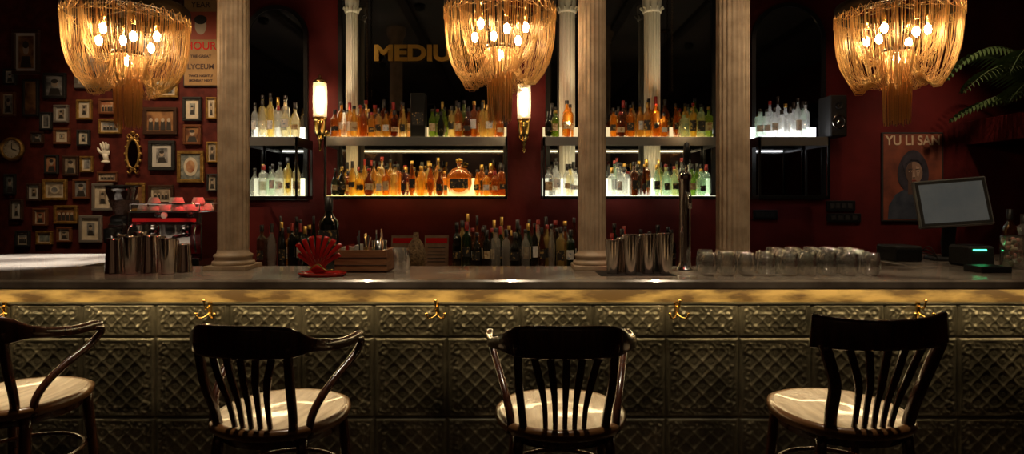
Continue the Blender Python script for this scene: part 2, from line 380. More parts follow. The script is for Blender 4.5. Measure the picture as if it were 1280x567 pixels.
def chandelier(px,d,ztop,rot):
    global chm
    x=X(px,d); root=empty('chandelier',(x,d,ztop),rot)
    if chm is None:
        b=MB(); RR=.272; n=230
        for i in range(n):
            a=2*math.pi*i/n+R.uniform(-.018,.018)+.03*math.sin(24*2*math.pi*i/n); j=R.uniform(-.012,.012); dr=R.uniform(-.008,.004)
            low=-.375+j+.022*math.cos(4*a)
            pr=[(RR,0),(RR*1.0+dr,-.06),(RR*.99+dr,-.13),(RR*.965+dr,-.20),(RR*.90+dr,-.27),(RR*.80,-.33),(RR*.67,low+.006),(RR*.55,low+.004),(RR*.42,-.335),(RR*.32,-.28),(RR*.25,-.22)]
            tw=R.uniform(-.10,.10)
            b.tube([(r*math.cos(a+tw*(-z)),r*math.sin(a+tw*(-z)),z) for r,z in pr],.00135,M_strand,3,caps=False)
        for i in range(80):
            a=2*math.pi*i/80+R.uniform(-.03,.03); k=R.uniform(.9,1.05)
            pr=[(.2,0),(.198,-.07),(.185,-.15),(.16,-.22*k),(.125,-.26*k),(.09,-.25),(.065,-.2)]
            b.tube([(r*math.cos(a),r*math.sin(a),z) for r,z in pr],.0014,M_strand,3,caps=False)
        for i in range(80):
            a=2*math.pi*i/80; r=.060+R.uniform(-.012,.002)
            b.tube([(r*math.cos(a),r*math.sin(a),-.22),(r*1.03*math.cos(a),r*1.03*math.sin(a),-.4),(r*.95*math.cos(a),r*.95*math.sin(a),-.54-R.uniform(0,.035))],.0017,M_strand,3,caps=False)
        for i in range(36):
            a0=2*math.pi*i/36; a1=2*math.pi*(i+3)/36
            pts=[]
            for k in range(9):
                t=k/8; a=a0+(a1-a0)*t; pts.append(((RR+.006)*math.cos(a),(RR+.006)*math.sin(a),-.10*4*t*(1-t)*.55-.004))
            b.tube(pts,.0016,M_strand,3,caps=False)
        chm=b.build('chain_strands',parent=root); me=chm.data
        b=MB()
        b.lathe([(.262,-.028),(.272,-.028),(.276,-.02),(.276,.02),(.272,.028),(.262,.028),(.262,-.028)],M_bronze,(0,0,.012),72)
        for r,z in ((.2,0),(.066,-.2)):
            b.lathe([(r-.004,-.009),(r+.004,-.009),(r+.004,.009),(r-.004,.009),(r-.004,-.009)],M_bronze,(0,0,z),64)
        for k in range(6):
            a=math.pi*k/3; b.tube([(.27*math.cos(a),.27*math.sin(a),0),(0,0,.02)],.004,M_bronze,6)
            b.tube([(.27*math.cos(a),.27*math.sin(a),0),(.03*math.cos(a),.03*math.sin(a),.32)],.0025,M_bronze,6)
        for k in range(6):
            a=math.pi*k/3+.5; q=(.13*math.cos(a),.13*math.sin(a))
            b.tube([(q[0],q[1],.01),(q[0],q[1],-.08)],.010,M_brass,8)
        b.tube([(0,0,-.2),(0,0,.34)],.008,M_bronze,8)
        b.lathe([(0,.36),(.035,.34),(.04,.30),(.03,.29),(0,.29)],M_bronze,(0,0,0),20)
        chandelier.fr=b.build('frame',parent=root)
        b=MB()
        for k in range(6):
            a=math.pi*k/3+.5
            b.ball((.13*math.cos(a),.13*math.sin(a),-.108 if k%2 else -.14),.019,M_bulb,12,8,(.85,.85,1.3))
        b.ball((0,0,-.235),.021,M_bulb,12,8,(.85,.85,1.3))
        chandelier.bl=b.build('bulbs',parent=root)
    else:
        for nm,src in (('chain_strands',chm),('frame',chandelier.fr),('bulbs',chandelier.bl)):
            o=bpy.data.objects.new(nm,src.data); COL.objects.link(o); o.parent=root
    b=MB(); L=CH-ztop
    b.tube([(0,0,.34),(0,0,L-.02)],.005,M_bronze,6); b.lathe([(0,L),(.06,L),(.055,L-.025),(.01,L-.04),(0,L-.04)],M_bronze,(0,0,0),24)
    b.build('chain_and_rose',parent=root)
chandelier(625,3.0,2.455,.3); chandelier(160,3.0,2.425,.75); chandelier(1121,3.0,2.44,.1)

# ------------------------------------------------------------------ back bar cabinet
b=MB(); b.box(-3.4,2.9,4.2,YB-.005,0,.96,M_blackmat); b.box(-3.42,2.92,4.17,YB-.005,.96,1.0,M_wooddark,b=.004)
for k in range(9):
    b.box(-3.3+k*.68,-3.3+k*.68+.6,4.185,4.2,.1,.9,M_wooddark,b=.004)
b.build('back_bar_cabinet')

# ------------------------------------------------------------------ mirrors
def arched(name,pxa,pxb,zb,zt,arch=True):
    y=YB; xa,xb=X(pxa,y),X(pxb,y); b=MB()
    def outline(g):
        a,c=xa+g,xb-g; pts=[(a,zb+g),(c,zb+g)]
        if arch:
            r=(c-a)/2; cz=zt-g-r
            pts+=[((a+c)/2+r*math.cos(t*math.pi/24),cz+r*math.sin(t*math.pi/24)) for t in range(25)]
        else: pts+=[(c,zt-g),(a,zt-g)]
        return pts
    b.plate(outline(.03),y-.022,y-.012,M_mirror)
    o1=outline(0); o2=outline(.035); n=len(o1)
    vs=[(x,y-.036,z) for x,z in o1]+[(x,y-.036,z) for x,z in o2]+[(x,y-.001,z) for x,z in o1]+[(x,y-.001,z) for x,z in o2]
    fs=[]
    for i in range(n):
        j=(i+1)%n; fs+=[(i,j,j+n,i+n),(i,i+2*n,j+2*n,j),(i+n,j+n,j+3*n,i+3*n),(i+2*n,i+3*n,j+3*n,j+2*n)]
    b.add(vs,fs,M_black)
    return b.build(name)
arched('arched_mirror',308,386,1.50,3.2); arched('arched_mirror',938,1030,1.51,3.22)
arched('wall_mirror',424,634,1.53,3.5,False); arched('wall_mirror',682,893,1.53,3.5,False)
def pil(px,r):
    d=5.168; x=X(px,d); b=MB()
    b.box(x-r,x+r,d-.05,d+.085,1.535,1.56,M_white,b=.005)
    b.lathe([(0,0),(r*1.18,0),(r*1.18,.03),(r,.05)],M_white,(x,d,1.56),32)
    b.lathe([(r,.05),(r,1.53)],M_white,(x,d,1.56),112,flute=14,fd=.12)
    b.lathe([(r,1.53),(r*1.12,1.535),(r*1.05,1.56),(r*1.15,1.62),(r*1.18,1.66),(0,1.66)],M_white,(x,d,1.56),32)
    for k in range(10):
        a=2*math.pi*k/10; c_,s_=math.cos(a),math.sin(a)
        b.tube(smooth([(x+r*c_,d+r*s_,3.09),(x+r*1.3*c_,d+r*1.12*s_,3.14),(x+r*1.45*c_,d+r*1.15*s_,3.13)],3),.007,M_white,6)
    b.build('white_pilaster')
    spot('added_pilaster_fill',(x,4.86,2.1),(x,5.15,2.95),24,(1,.80,.48),50,.8,.03)  # spot added only to brighten the pilaster, no lamp stands here
for px,r in ((440,.052),(709,.068),(815,.07)): pil(px,r)
# ------------------------------------------------------------------ shelves
US=2.012; LS=1.535
YF=4.87; YK=5.085
def shelf_unit(pa,pb,up,lo,lowbottles=True):
    xa,xb=X(pa,5.0),X(pb,5.0); b=MB()
    b.box(xa,xb,YF,YK,US-.012,US-.001,M_shelf); b.box(xa+.005,xb-.005,YF+.02,YK,US-.001,US,emis('shelf_glow_up',up[0],up[1]))
    b.box(xa,xb,YF,YF+.008,US-.072,US-.012,M_shelf); b.box(xa,xb,YF+.008,YK,US-.055,US-.045,M_shelf)
    b.box(xa,xb,YK-.004,YK,US+.0,US+.10,emis('shelf_back_up',up[0],up[2]))
    b.box(xa+.03,xb-.03,YF+.03,YF+.05,US-.06,US-.055,emis('shelf_under',up[0],13))
    b.box(xa,xb,YF,YK,LS-.025,LS-.001,M_black); 
    if lowbottles:
        b.box(xa+.005,xb-.005,YF+.02,YK,LS-.001,LS,emis('shelf_glow_lo',lo[0],lo[1]))
        b.box(xa,xb,YK-.004,YK,LS,LS+.15,emis('shelf_back_lo',lo[0],lo[2]))
    for x in (xa,xb):
        b.box(x-.008,x+.008,YF,YB-.045,LS-.03,LS,M_black); b.box(x-.008,x+.008,YF,YB-.045,US-.075,US,M_black)
        b.box(x-.008,x+.008,YF,YF+.016,LS,US,M_black); b.box(x-.008,x+.008,YB-.06,YB-.046,LS,US,M_black)
    b.build('lit_bottle_shelf')
warm=(1,.70,.32); wh=(.98,.98,1)
shelf_unit(312,377,((1,.97,.80),2.6,1.7),((1,.97,.66),1.8,1.3))
shelf_unit(412,633,(warm,2.4,.8),((1,.74,.26),4.4,1.5))
shelf_unit(679,892,((1,.76,.40),2.6,.8),((1,.97,.72),3.6,1.4))
shelf_unit(942,1026,(wh,4.5,2.6),(wh,0,0),False)

# ------------------------------------------------------------------ bottles
def bottle(b,x,y,z,g,kind,h,r):
    gm=G[g]; lab=R.choice([M_lab,M_lab,M_labb,None,M_labw,M_labb]) if g!='clear' else R.choice([M_labw,M_lab,None,None]); cap=R.choice([M_cap,M_cap,M_cap,M_capg,M_capr])
    sq=0
    if kind=='std': pr=[(0,.004),(r*.9,0),(r,.006),(r,.60*h),(r*.9,.66*h),(r*.5,.73*h),(r*.36,.78*h),(r*.34,.93*h)]; rn=r*.34
    elif kind=='bord': pr=[(0,.004),(r*.9,0),(r,.006),(r,.66*h),(r*.8,.71*h),(r*.38,.75*h),(r*.36,.93*h)]; rn=r*.36
    elif kind=='sq': pr=[(0,.004),(r*.9,0),(r*.95,.006),(r*.95,.68*h),(r*.85,.73*h),(r*.38,.78*h),(r*.38,.90*h)]; rn=r*.38; sq=.75
    elif kind=='fat': pr=[(0,.004),(r*.95,0),(r*1.05,.02),(r*1.12,.25*h),(r*1.05,.5*h),(r*.7,.64*h),(r*.35,.72*h),(r*.33,.88*h)]; rn=r*.34
    else: pr=[(0,.004),(r*.7,0),(r*.8,.3*h),(r*.82,.5*h),(r*.5,.7*h),(r*.33,.8*h),(r*.3,.94*h)]; rn=r*.3
    b.lathe(pr,gm,(x,y,z),14 if not sq else 16,sq=sq)
    cs=R.choice([.80,.84,.9,.9])*h
    b.lathe([(0.0001,.0),(rn*1.22,0),(rn*1.22,.001),(rn*1.22,h-cs),(0.0001,h-cs)],cap,(x,y,z+cs),10)
    if lab:
        a=R.uniform(-.4,.4)-math.pi/2; rr=pr[2][0]*1.015 if kind!='fat' else r*1.13
        l0=R.uniform(.16,.24)*h; l1=R.uniform(.36,.5)*h
        b.lathe([(rr,l0),(rr,l1)],lab,(x,y,z),10,a0=a-.9,a1=a+.9,sq=sq)
def rowset(name,z,segs,yl,h0=.23,h1=.30):
    b=MB()
    for pa,pb,gs in segs:
        for k,y in enumerate(yl):
            x=X(pa,yl[0])+.03+k*.033; xe=X(pb,yl[0])-.015
            while x<xe:
                r=R.uniform(.027,.038); kind=R.choice(['std','bord','sq','fat','std','bord','slim'])
                hh=R.uniform(h0,h1)*(1.0 if kind not in('fat','sq') else .86)
                bottle(b,x,y+R.uniform(-.006,.006),z+.0015,R.choice(gs),kind,hh*(1+.08*k),r)
                x+=r*2.03+R.uniform(.0,.005)
    return b.build(name,fix=False)
yy=(4.915,4.985,5.05)
am=['amber','honey','brown','whisky','clear']; cl=['clear','clear','clear','mint']
rowset('liquor_bottles',US,[(314,374,cl+['clear','gold'])],yy[:2],.25,.34)
rowset('liquor_bottles',LS,[(314,374,['clear','mint','gold','clear'])],yy[:2])
rowset('liquor_bottles',US,[(414,438,am),(438,510,['amber','honey','whisky','honey','gold','brown']),(536,560,['green','green','dark']),(560,588,['green','gold','brown','whisky']),(588,630,['amber','whisky','gold','honey'])],yy,.21,.29)
rowset('liquor_bottles',LS,[(414,436,['dark','honey','brown']),(436,556,['honey','amber','gold','gold','honey','brown','whisky']),(592,632,['amber','honey','whisky'])],yy,.20,.30)
rowset('liquor_bottles',US,[(681,702,['green','dark']),(704,720,['amber']),(762,840,['brown','amber','whisky','honey','gold','amber']),(840,890,['whisky','green','honey','mint','gold'])],yy,.22,.31)
rowset('liquor_bottles',LS,[(681,702,['dark','clear']),(704,722,['clear','gold']),(760,788,cl),(788,815,['dark','brown']),(816,890,['clear','mint','green','mint','clear','gold'])],yy,.21,.29)
rowset('liquor_bottles',US,[(945,1014,['clear','clear','clear','mint','clear'])],yy[:2],.25,.34)
b=MB(); xg=X(523,4.96); b.box(xg-.06,xg+.06,4.92,5.04,US+.001,US+.36,M_black,b=.004); b.box(xg-.045,xg+.045,4.917,4.92,US+.1,US+.2,M_labb); b.build('gift_box')
b=MB(); xg=X(574,4.96); b.lathe([(0,0),(.05,0),(.085,.03),(.105,.10),(.10,.17),(.06,.22),(.02,.235),(.02,.27)],G['whisky'],(xg,4.975,LS+.001),24,sy=.75); b.lathe([(0,.27),(.026,.27),(.03,.30),(0,.31)],M_capg,(xg,4.975,LS+.001),16)
b.lathe([(.107,.06),(.109,.1),(.106,.14)],M_labb,(xg,4.975,LS+.001),16,a0=-2.3,a1=-.8,sy=.76); b.build('round_decanter')
dk=['dark','brown','dark','dgreen','clear','dark']
rowset('speed_rack_bottles',1.0,[(322,384,dk+['amber'])],(4.5,4.6,4.7),.27,.33)
rowset('speed_rack_bottles',1.0,[(566,722,dk+['clear','whisky','brown','dgreen','gold'])],(4.5,4.6,4.7),.26,.34)
rowset('speed_rack_bottles',1.0,[(760,850,dk)],(4.5,4.6),.24,.30)

# ------------------------------------------------------------------ sconces
M_scg=glassy('sconce_glass',(1,.9,.75),body=.5)
for px,py in ((400,104),(655,106)):
    d=5.14; x=X(px,d); zt=Z(py,d); root=empty('wall_sconce',(x,d,zt))
    b=MB()
    b.lathe([(0,-.355),(.012,-.35),(.03,-.338),(.05,-.325),(.062,-.30),(.058,-.29)],M_brass,(0,0,0),24)
    b.lathe([(.058,.0),(.060,.01),(.04,.03),(.015,.045),(.008,.07),(0,.075)],M_brass,(0,0,0),24)
    b.lathe([(.05,-.30),(.052,-.36),(.045,-.43),(.03,-.47),(.012,-.49)],M_brass,(0,0,.02),24)
    b.lathe([(.012,-.46),(.02,-.48),(.024,-.50),(.012,-.525),(.008,-.56),(.014,-.58),(0,-.60)],M_brass,(0,0,.02),16)
    b.tube([(0,.01,-.42),(0,.155,-.42)],.01,M_brass,8); b.lathe([(0,0),(.045,0),(.04,.015),(0,.015)],M_brass,(0,0,0),24,M=Matrix.Translation((0,.159,-.42))@Matrix.Rotation(math.pi/2,4,'X'))
    b.tube([(0,.01,.02),(0,.155,.02)],.006,M_brass,8)
    b.build('brass_fitting',parent=root)
    b=MB(); b.lathe([(.056,-.29),(.060,-.15),(.056,0)],M_scg,(0,0,0),28); b.build('glass_tube',parent=root)
    b=MB(); b.lathe([(0,-.27),(.028,-.25),(.034,-.14),(.028,-.03),(0,-.02)],emis('sconce_lamp',(1,.80,.50),12),(0,0,0),16); b.build('lamp',parent=root)

# ------------------------------------------------------------------ gold lettering and chains on mirrors
text('gold_lettering_sign','MEDIUM',.185,(X(528,5.25),5.252,Z(67,5.25)),mat('sign_gold',(.45,.25,.04),.5,.1),.004,w=1.22,bold=.008)
for px,za,zb_ in ((459,2.30,3.45),(840,2.45,3.45)):
    b=MB(); x=X(px,5.2); z=za; k=0
    while z<zb_:
        M=Matrix.Translation((x,5.2,z))@Matrix.Rotation((k%2)*math.pi/2,4,'Z')
        b.tube([(.007*math.cos(t*math.pi/4),0,.014*math.sin(t*math.pi/4)) for t in range(8)],.0022,M_bronze,5,closed=True,M=M); z+=.022;k+=1
    b.tube([(x,5.2,zb_),(x,YB-.02,zb_)],.006,M_bronze,6)
    b.build('hanging_chain')

# ------------------------------------------------------------------ gallery wall
pics=[mat('photo_sepia',(.10,.07,.045),.6,c2=(.45,.36,.25),nscale=14),mat('photo_grey',(.06,.06,.06),.6,c2=(.35,.34,.32),nscale=16),
      mat('painting_brown',(.09,.03,.012),.5,c2=(.35,.18,.07),nscale=12),mat('print_blue',(.05,.07,.08),.5,c2=(.32,.33,.28),nscale=18),mat('print_red',(.22,.04,.02),.5,c2=(.5,.3,.15),nscale=12)]
frs=[M_blackmat,M_goldleaf,mat('frame_brown',(.14,.05,.02),.4),mat('frame_dark',(.05,.025,.015),.35),mat('frame_silver',(.35,.32,.28),.35,.6)]
M_skin=mat('portrait_tone',(.42,.33,.24),.7); M_suit=mat('portrait_dark',(.03,.025,.02),.7)
def frame(px,py,w,h,f,p,matw=0.,por=0,name='framed_picture'):
    d=YB-.02; x,z=X(px,d),Z(py,d); w*=d/F; h*=d/F; b=MB(); bw=min(w,h)*.11+.004; y0=YB-.03; y1=YB-.001
    for (a,c,e_,g_) in ((-w/2,w/2,h/2-bw,h/2),(-w/2,w/2,-h/2,-h/2+bw),(-w/2,-w/2+bw,-h/2+bw,h/2-bw),(w/2-bw,w/2,-h/2+bw,h/2-bw)):
        b.box(x+a,x+c,y0,y1,z+e_,z+g_,frs[f],b=.0035)
    mw=matw*min(w,h)
    if mw: b.box(x-w/2+bw,x+w/2-bw,YB-.014,y1,z-h/2+bw,z+h/2-bw,M_cream if R.random()<.6 else M_whitepap)
    b.box(x-w/2+bw+mw,x+w/2-bw-mw,YB-.017,y1,z-h/2+bw+mw,z+h/2-bw-mw,pics[p])
    iw=w/2-bw-mw; ih=h/2-bw-mw
    if por==1:
        b.ell(x,z+ih*.2,iw*.38,ih*.36,YB-.0195,YB-.017,M_skin); b.plate([(x-iw*.75,z-ih*.95),(x+iw*.75,z-ih*.95),(x+iw*.5,z-ih*.25),(x-iw*.5,z-ih*.25)],YB-.0185,YB-.017,M_suit)
        b.ell(x,z+ih*.45,iw*.42,ih*.22,YB-.0202,YB-.0195,M_suit)
    elif por==2:
        b.ell(x,z,iw*.7,ih*.75,YB-.019,YB-.017,M_cream); b.ell(x,z,iw*.45,ih*.5,YB-.0205,YB-.019,pics[(p+1)%5])
    elif por==3:
        for k in range(4):
            xx=x-iw*.7+k*iw*.45; b.ell(xx,z+ih*.1,iw*.13,ih*.2,YB-.0195,YB-.017,M_skin); b.plate([(xx-iw*.18,z-ih*.9),(xx+iw*.18,z-ih*.9),(xx+iw*.14,z-.05*ih),(xx-iw*.14,z-.05*ih)],YB-.0188,YB-.017,M_suit)
    b.build(name)
FR=[(68,107,28,32,0,1,.0,1),(38,122,20,46,0,2,0,0),(76,142,18,22,4,0,.15,1),(105,137,19,25,1,0,.2,1),(134,133,21,19,2,4,0,3),(57,151,15,22,0,1,.15,0),(137,158,28,18,1,1,.12,3),
(77,170,20,20,2,0,.2,2),(46,172,16,15,3,1,.0,1),(104,172,16,20,0,3,.2,1),(200,151,42,34,3,2,.0,3),(240,136,23,30,0,3,.22,1),(264,135,13,27,1,0,.2,1),(240,168,22,25,2,2,0,1),(202,194,33,37,0,1,.16,1),
(238,208,33,40,1,3,.0,2),(88,207,19,25,3,0,.0,1),(108,205,16,20,1,1,.15,0),(134,221,25,13,2,0,.1,3),(64,205,17,24,0,4,.0,1),(42,240,18,22,3,0,.2,1),(68,237,30,26,1,0,.12,2),(101,236,20,25,2,1,.0,1),
(128,246,26,34,4,0,.2,1),(169,246,24,36,1,2,.0,1),(201,243,31,24,3,0,.1,3),(50,271,18,22,2,4,.1,1),(82,268,29,23,1,2,.0,3),(113,286,28,34,4,1,.2,1),(80,293,18,19,2,0,.1,1),(55,297,20,17,1,3,.1,0),(20,262,16,26,3,1,.2,1),
(28,298,18,20,0,1,.1,3),(122,88,58,44,4,0,.12,3),(32,65,34,56,3,2,.1,1),(190,60,42,36,0,1,.1,0),(265,190,14,26,1,0,.1,1),(265,228,13,22,0,0,.1,1),(205,110,34,24,1,1,.1,3),(12,230,14,26,0,3,0,1),(10,130,18,30,2,1,.1,1),(155,286,22,26,0,4,0,1),(203,20,46,34,3,3,.12,3),(120,40,40,30,1,1,.1,1),(262,260,15,24,2,1,.1,1),(12,96,16,20,0,1,.1,1),(160,25,30,36,2,0,.1,1)]
for f in FR: frame(*f)
root=empty('theatre_poster',(X(251,5.28),YB-.02,Z(52,5.28)))
b=MB(); b.box(-.145,.145,0,.018,-.38,.38,mat('poster_ochre',(.32,.19,.07),.6,c2=(.25,.14,.05),nscale=8)); b.box(-.155,.155,.004,.019,-.39,.39,M_blackmat)
b.box(-.135,.135,-.002,0,.02,.26,mat('poster_band',(.30,.06,.03),.6)); b.ell(0,.14,.05,.08,-.004,-.002,M_skin); b.ell(0,.19,.055,.04,-.005,-.004,M_suit); b.build('poster_sheet',parent=root)
M_ink=mat('poster_ink',(.05,.02,.012),.6)
for s_,sz,zz in (('YEAR',.07,.32),('HOUR',.095,-.04),('LYCEUM',.062,-.22),('TWICE NIGHTLY',.028,-.30),('MONDAY NEXT',.028,-.34),('THE GREAT',.035,-.13)):
    text('line_'+s_.lower().replace(' ','_'),s_,sz,(0,-.002,zz),M_ink if s_!='HOUR' else M_reden,.001,root,bold=.001)
b=MB(); d=YB-.02; x,z=X(166,d),Z(192,d)
b.ell(x,z,.05,.12,YB-.02,YB-.001,M_mirror,28)
pts=[(x+.056*math.cos(t*2*math.pi/32),YB-.02,z+.126*math.sin(t*2*math.pi/32)) for t in range(32)]; b.tube(pts,.011,M_goldleaf,8,closed=True)
for k in range(14):
    a=2*math.pi*k/14; b.ball((x+.068*math.cos(a),YB-.018,z+.14*math.sin(a)),.013,M_goldleaf,8,6)
for sg in (-1,1):
    b.tube(smooth([(x,YB-.02,z+.13),(x+sg*.03,YB-.02,z+.17),(x+sg*.05,YB-.02,z+.15),(x+sg*.035,YB-.02,z+.135)]),.007,M_goldleaf,6)
    b.tube(smooth([(x,YB-.02,z-.13),(x+sg*.03,YB-.02,z-.17),(x+sg*.05,YB-.02,z-.15)]),.007,M_goldleaf,6)
b.ball((x,YB-.02,z+.185),.018,M_goldleaf); b.build('ornate_gilt_mirror')
b=MB(); x,z=X(15,d),Z(186,d); Mr=Matrix.Translation((x,YB-.001,z))@Matrix.Rotation(math.pi/2,4,'X')
b.lathe([(0,0),(.10,0),(.105,.02),(.095,.04),(.08,.035),(.078,.02)],M_goldleaf,(0,0,0),32,M=Mr); b.lathe([(.08,.02),(0,.02)],M_cream,(0,0,0),32,M=Mr)
b.tube([(x,YB-.024,z),(x,YB-.024,z+.055)],.003,M_blackmat,5); b.tube([(x,YB-.024,z),(x+.04,YB-.024,z-.01)],.003,M_blackmat,5)
for k in range(12):
    a=k*math.pi/6; b.tube([(x+.062*math.cos(a),YB-.023,z+.062*math.sin(a)),(x+.072*math.cos(a),YB-.023,z+.072*math.sin(a))],.002,M_blackmat,4)
b.build('wall_clock')
def hand():
    x,z=X(130,5.25),Z(190,5.25); b=MB(); m=M_white; y=YB-.035
    b.ball((x,y+.005,z),.036,m,16,10,(1,.42,1.15))
    b.tube([(x,y+.004,z-.015),(x+.002,y+.004,z-.045),(x+.004,y+.01,z-.075)],[.026,.020,.023],m,12)
    b.lathe([(0,0),(.034,0),(.034,.012),(.024,.02),(0,.02)],m,(x+.004,y+.000,z-.092),20)
    for k,(dx,L,sp) in enumerate(((-.026,.062,-.26),(-.009,.074,-.07),(.009,.070,.08),(.025,.054,.26))):
        p0=Vector((x+dx*.8,y+.002,z+.018)); dr=Vector((math.sin(sp),0,math.cos(sp)))
        pts=[p0,p0+dr*L*.35+Vector((0,-.002,0)),p0+dr*L*.65+Vector((0,-.006,0)),p0+dr*L*.9+Vector((0,-.012,0)),p0+dr*L+Vector((0,-.015,0))]
        b.tube([tuple(q) for q in pts],[.0105,.0098,.009,.0078,.003],m,10)
    b.tube([(x-.024,y,z-.012),(x-.045,y-.004,z+.006),(x-.056,y-.008,z+.028),(x-.058,y-.010,z+.042)],[.013,.0115,.010,.004],m,10)
    b.tube([(x,YB-.001,z-.085),(x,y,z-.085)],.012,m,8)
    b.build('plaster_hand_sculpture')
hand()

# ------------------------------------------------------------------ right wall things
root=empty('portrait_poster',(X(1141,5.28),YB-.02,Z(221,5.28))); b=MB()
w,h=.27,.39
b.box(-w,w,0,.018,-h,h,M_blackmat,b=.004)
b.box(-w+.014,w-.014,-.002,.002,-h+.014,h-.014,mat('poster_maroon',(.10,.028,.018),.55,c2=(.22,.06,.03),nscale=7))
M_f1=mat('poster_face',(.17,.10,.07),.6,c2=(.30,.19,.13),nscale=9); M_f2=mat('poster_face_shade',(.09,.052,.038),.6); M_f3=mat('poster_face_light',(.36,.25,.18),.6); M_sc=mat('scarf',(.016,.015,.02),.6,c2=(.04,.035,.05),nscale=12)
b.plate([(-.22,-.37),(.22,-.37),(.20,-.24),(.14,-.14),(.05,-.10),(-.06,-.10),(-.15,-.15),(-.21,-.25)],-.004,-.002,mat('scarf_blue',(.02,.028,.045),.6,c2=(.05,.06,.08),nscale=10))
hd=[(math.cos(t*2*math.pi/32)*(.135-.02*math.sin(t*2*math.pi/32)),.05+.185*math.sin(t*2*math.pi/32)) for t in range(32)]
b.plate(hd,-.005,-.0038,M_sc)
b.plate([(-.045,-.15),(.05,-.15),(.045,-.02),(-.045,-.02)],-.006,-.005,M_f2)
fc=[]
for t in range(36):
    a=t*2*math.pi/36; rx=.074 if math.sin(a)>0 else .074*(1-.38*abs(math.sin(a))**2); fc.append((.006+rx*math.cos(a),.035+(.098 if math.sin(a)>0 else .118)*math.sin(a)))
b.plate(fc,-.0075,-.006,M_f1)
b.plate([(x if x<-.012 else -.012,z) for x,z in fc if x<.02],-.0082,-.0075,M_f2)
b.plate([(.022,.095),(.05,.085),(.058,.05),(.045,.0),(.03,.01),(.028,.05)],-.0082,-.0075,M_f3)
b.plate([(-.078,.05),(-.07,.11),(-.02,.15),(.04,.145),(.08,.10),(.088,.05),(.10,.12),(.06,.19),(-.05,.19),(-.10,.12)],-.009,-.008,M_sc)
for ex in (-.026,.038):
    b.ell(ex,.048,.016,.0065,-.0095,-.0082,M_f3,12); b.ell(ex+.002,.048,.006,.006,-.0102,-.0095,M_suit,10)
    b.plate([(ex-.02,.068),(ex+.018,.072),(ex+.018,.066),(ex-.018,.061)],-.0095,-.0082,M_suit)
b.plate([(-.002,.05),(.008,.05),(.016,.0),(.004,-.004),(-.008,.0)],-.0095,-.0082,M_f3); b.ell(.004,-.006,.012,.004,-.010,-.0095,M_f2,10)
b.ell(.005,-.031,.021,.0075,-.0095,-.0082,mat('poster_lips',(.22,.04,.03),.5),14); b.plate([(-.016,-.030),(.026,-.030),(.026,-.0325),(-.016,-.0325)],-.010,-.0095,M_suit)
b.build('poster_sheet',parent=root)
text('title','YU LI SAN',.115,(0,-.004,.315),mat('poster_title',(.55,.42,.28),.6),.001,root,w=.92,bold=.002)
b=MB()
for k,(px,py,w_,h_) in enumerate(((1050,257,36,13),(1054,272,42,11),(956,268,30,12))):
    x,z=X(px,YB),Z(py,YB); a=w_*YB/F/2; c=h_*YB/F/2; b.box(x-a,x+a,YB-.02,YB-.001,z-c,z+c,M_black,b=.004)
    for i in range(4): b.box(x-a*.8+i*a*.42,x-a*.8+i*a*.42+a*.3,YB-.024,YB-.02,z-c*.5,z+c*.5,M_blackmat)
b.build('switch_panel')
b=MB(); x,z=X(1039,5.1),Z(147,5.1); b.box(x-.07,x+.07,4.98,5.18,z-.17,z+.17,M_blackmat,b=.008)
for zz,r in ((-.05,.056),(.085,.03)):
    Mr=Matrix.Translation((x,4.979,z+zz))@Matrix.Rotation(math.pi/2,4,'X'); b.lathe([(r,0),(r,.006),(r*.85,.008),(r*.8,-.004),(r*.35,-.02 if r>.04 else -.006)],M_steel if r>.04 else M_black,(0,0,0),28,M=Mr); b.ball((x,4.985,z+zz),r*.34,M_steel)
b.box(x-.02,x+.02,5.18,YB-.001,z-.03,z+.03,M_black); b.build('wall_speaker')
root=empty('potted_palm',(4.3,4.75,2.192))
b=MB(); b.lathe([(0,0),(.10,0),(.14,.2),(.15,.21),(.14,.225),(.125,.2),(0,.19)],mat('terracotta_dark',(.06,.02,.012),.6),(0,0,0),28); b.build('pot',parent=root)
b=MB(); M_leaf=mat('palm_leaf',(.04,.08,.022),.5,c2=(.09,.13,.045),nscale=10)
for k,(ax,ay,hh,L) in enumerate(((-1,-.15,.30,.85),(-.9,-.5,.12,.85),(-.75,.1,.5,.8),(-.2,-1,.4,.7),(-.6,-.3,.42,.75),(-.5,-.8,.6,.7),(-1,.2,.05,.75),(-.8,-.7,.3,.8))):
    D_=Vector((ax,ay,0)).normalized(); pts=[]
    for i in range(15):
        t=i/14; pts.append(Vector((0,0,.19))+D_*L*t+Vector((0,0,hh*math.sin(t*2.2)*.9-.28*t*t)))
    b.tube([tuple(p) for p in pts],[.006*(1-.7*i/14) for i in range(15)],M_leaf,6)
    sd=D_.cross(Vector((0,0,1)))
    for i in range(3,15):
        for sg in (-1,1):
            for q in (0,.5):
                t=i/14; p=pts[i] if q==0 or i==14 else (pts[i]+pts[i+1])/2
                l=.24*math.sin(math.pi*min(1,.25+t*.72)); e1=p+(D_*.55+sd*sg).normalized()*l+Vector((0,0,-.5*l)); md=(p+e1)/2+Vector((0,0,.02)); wv=D_*.014+Vector((0,0,.008))
                b.add([tuple(p),tuple(md+wv),tuple(e1),tuple(md-wv)],[(0,1,2,3)],M_leaf)
b.build('fronds',parent=root,fix=False)
b=MB(); b.box(3.98,4.699,4.5,YB-.001,1.98,2.19,M_wallred,b=.006); b.build('planter_ledge')

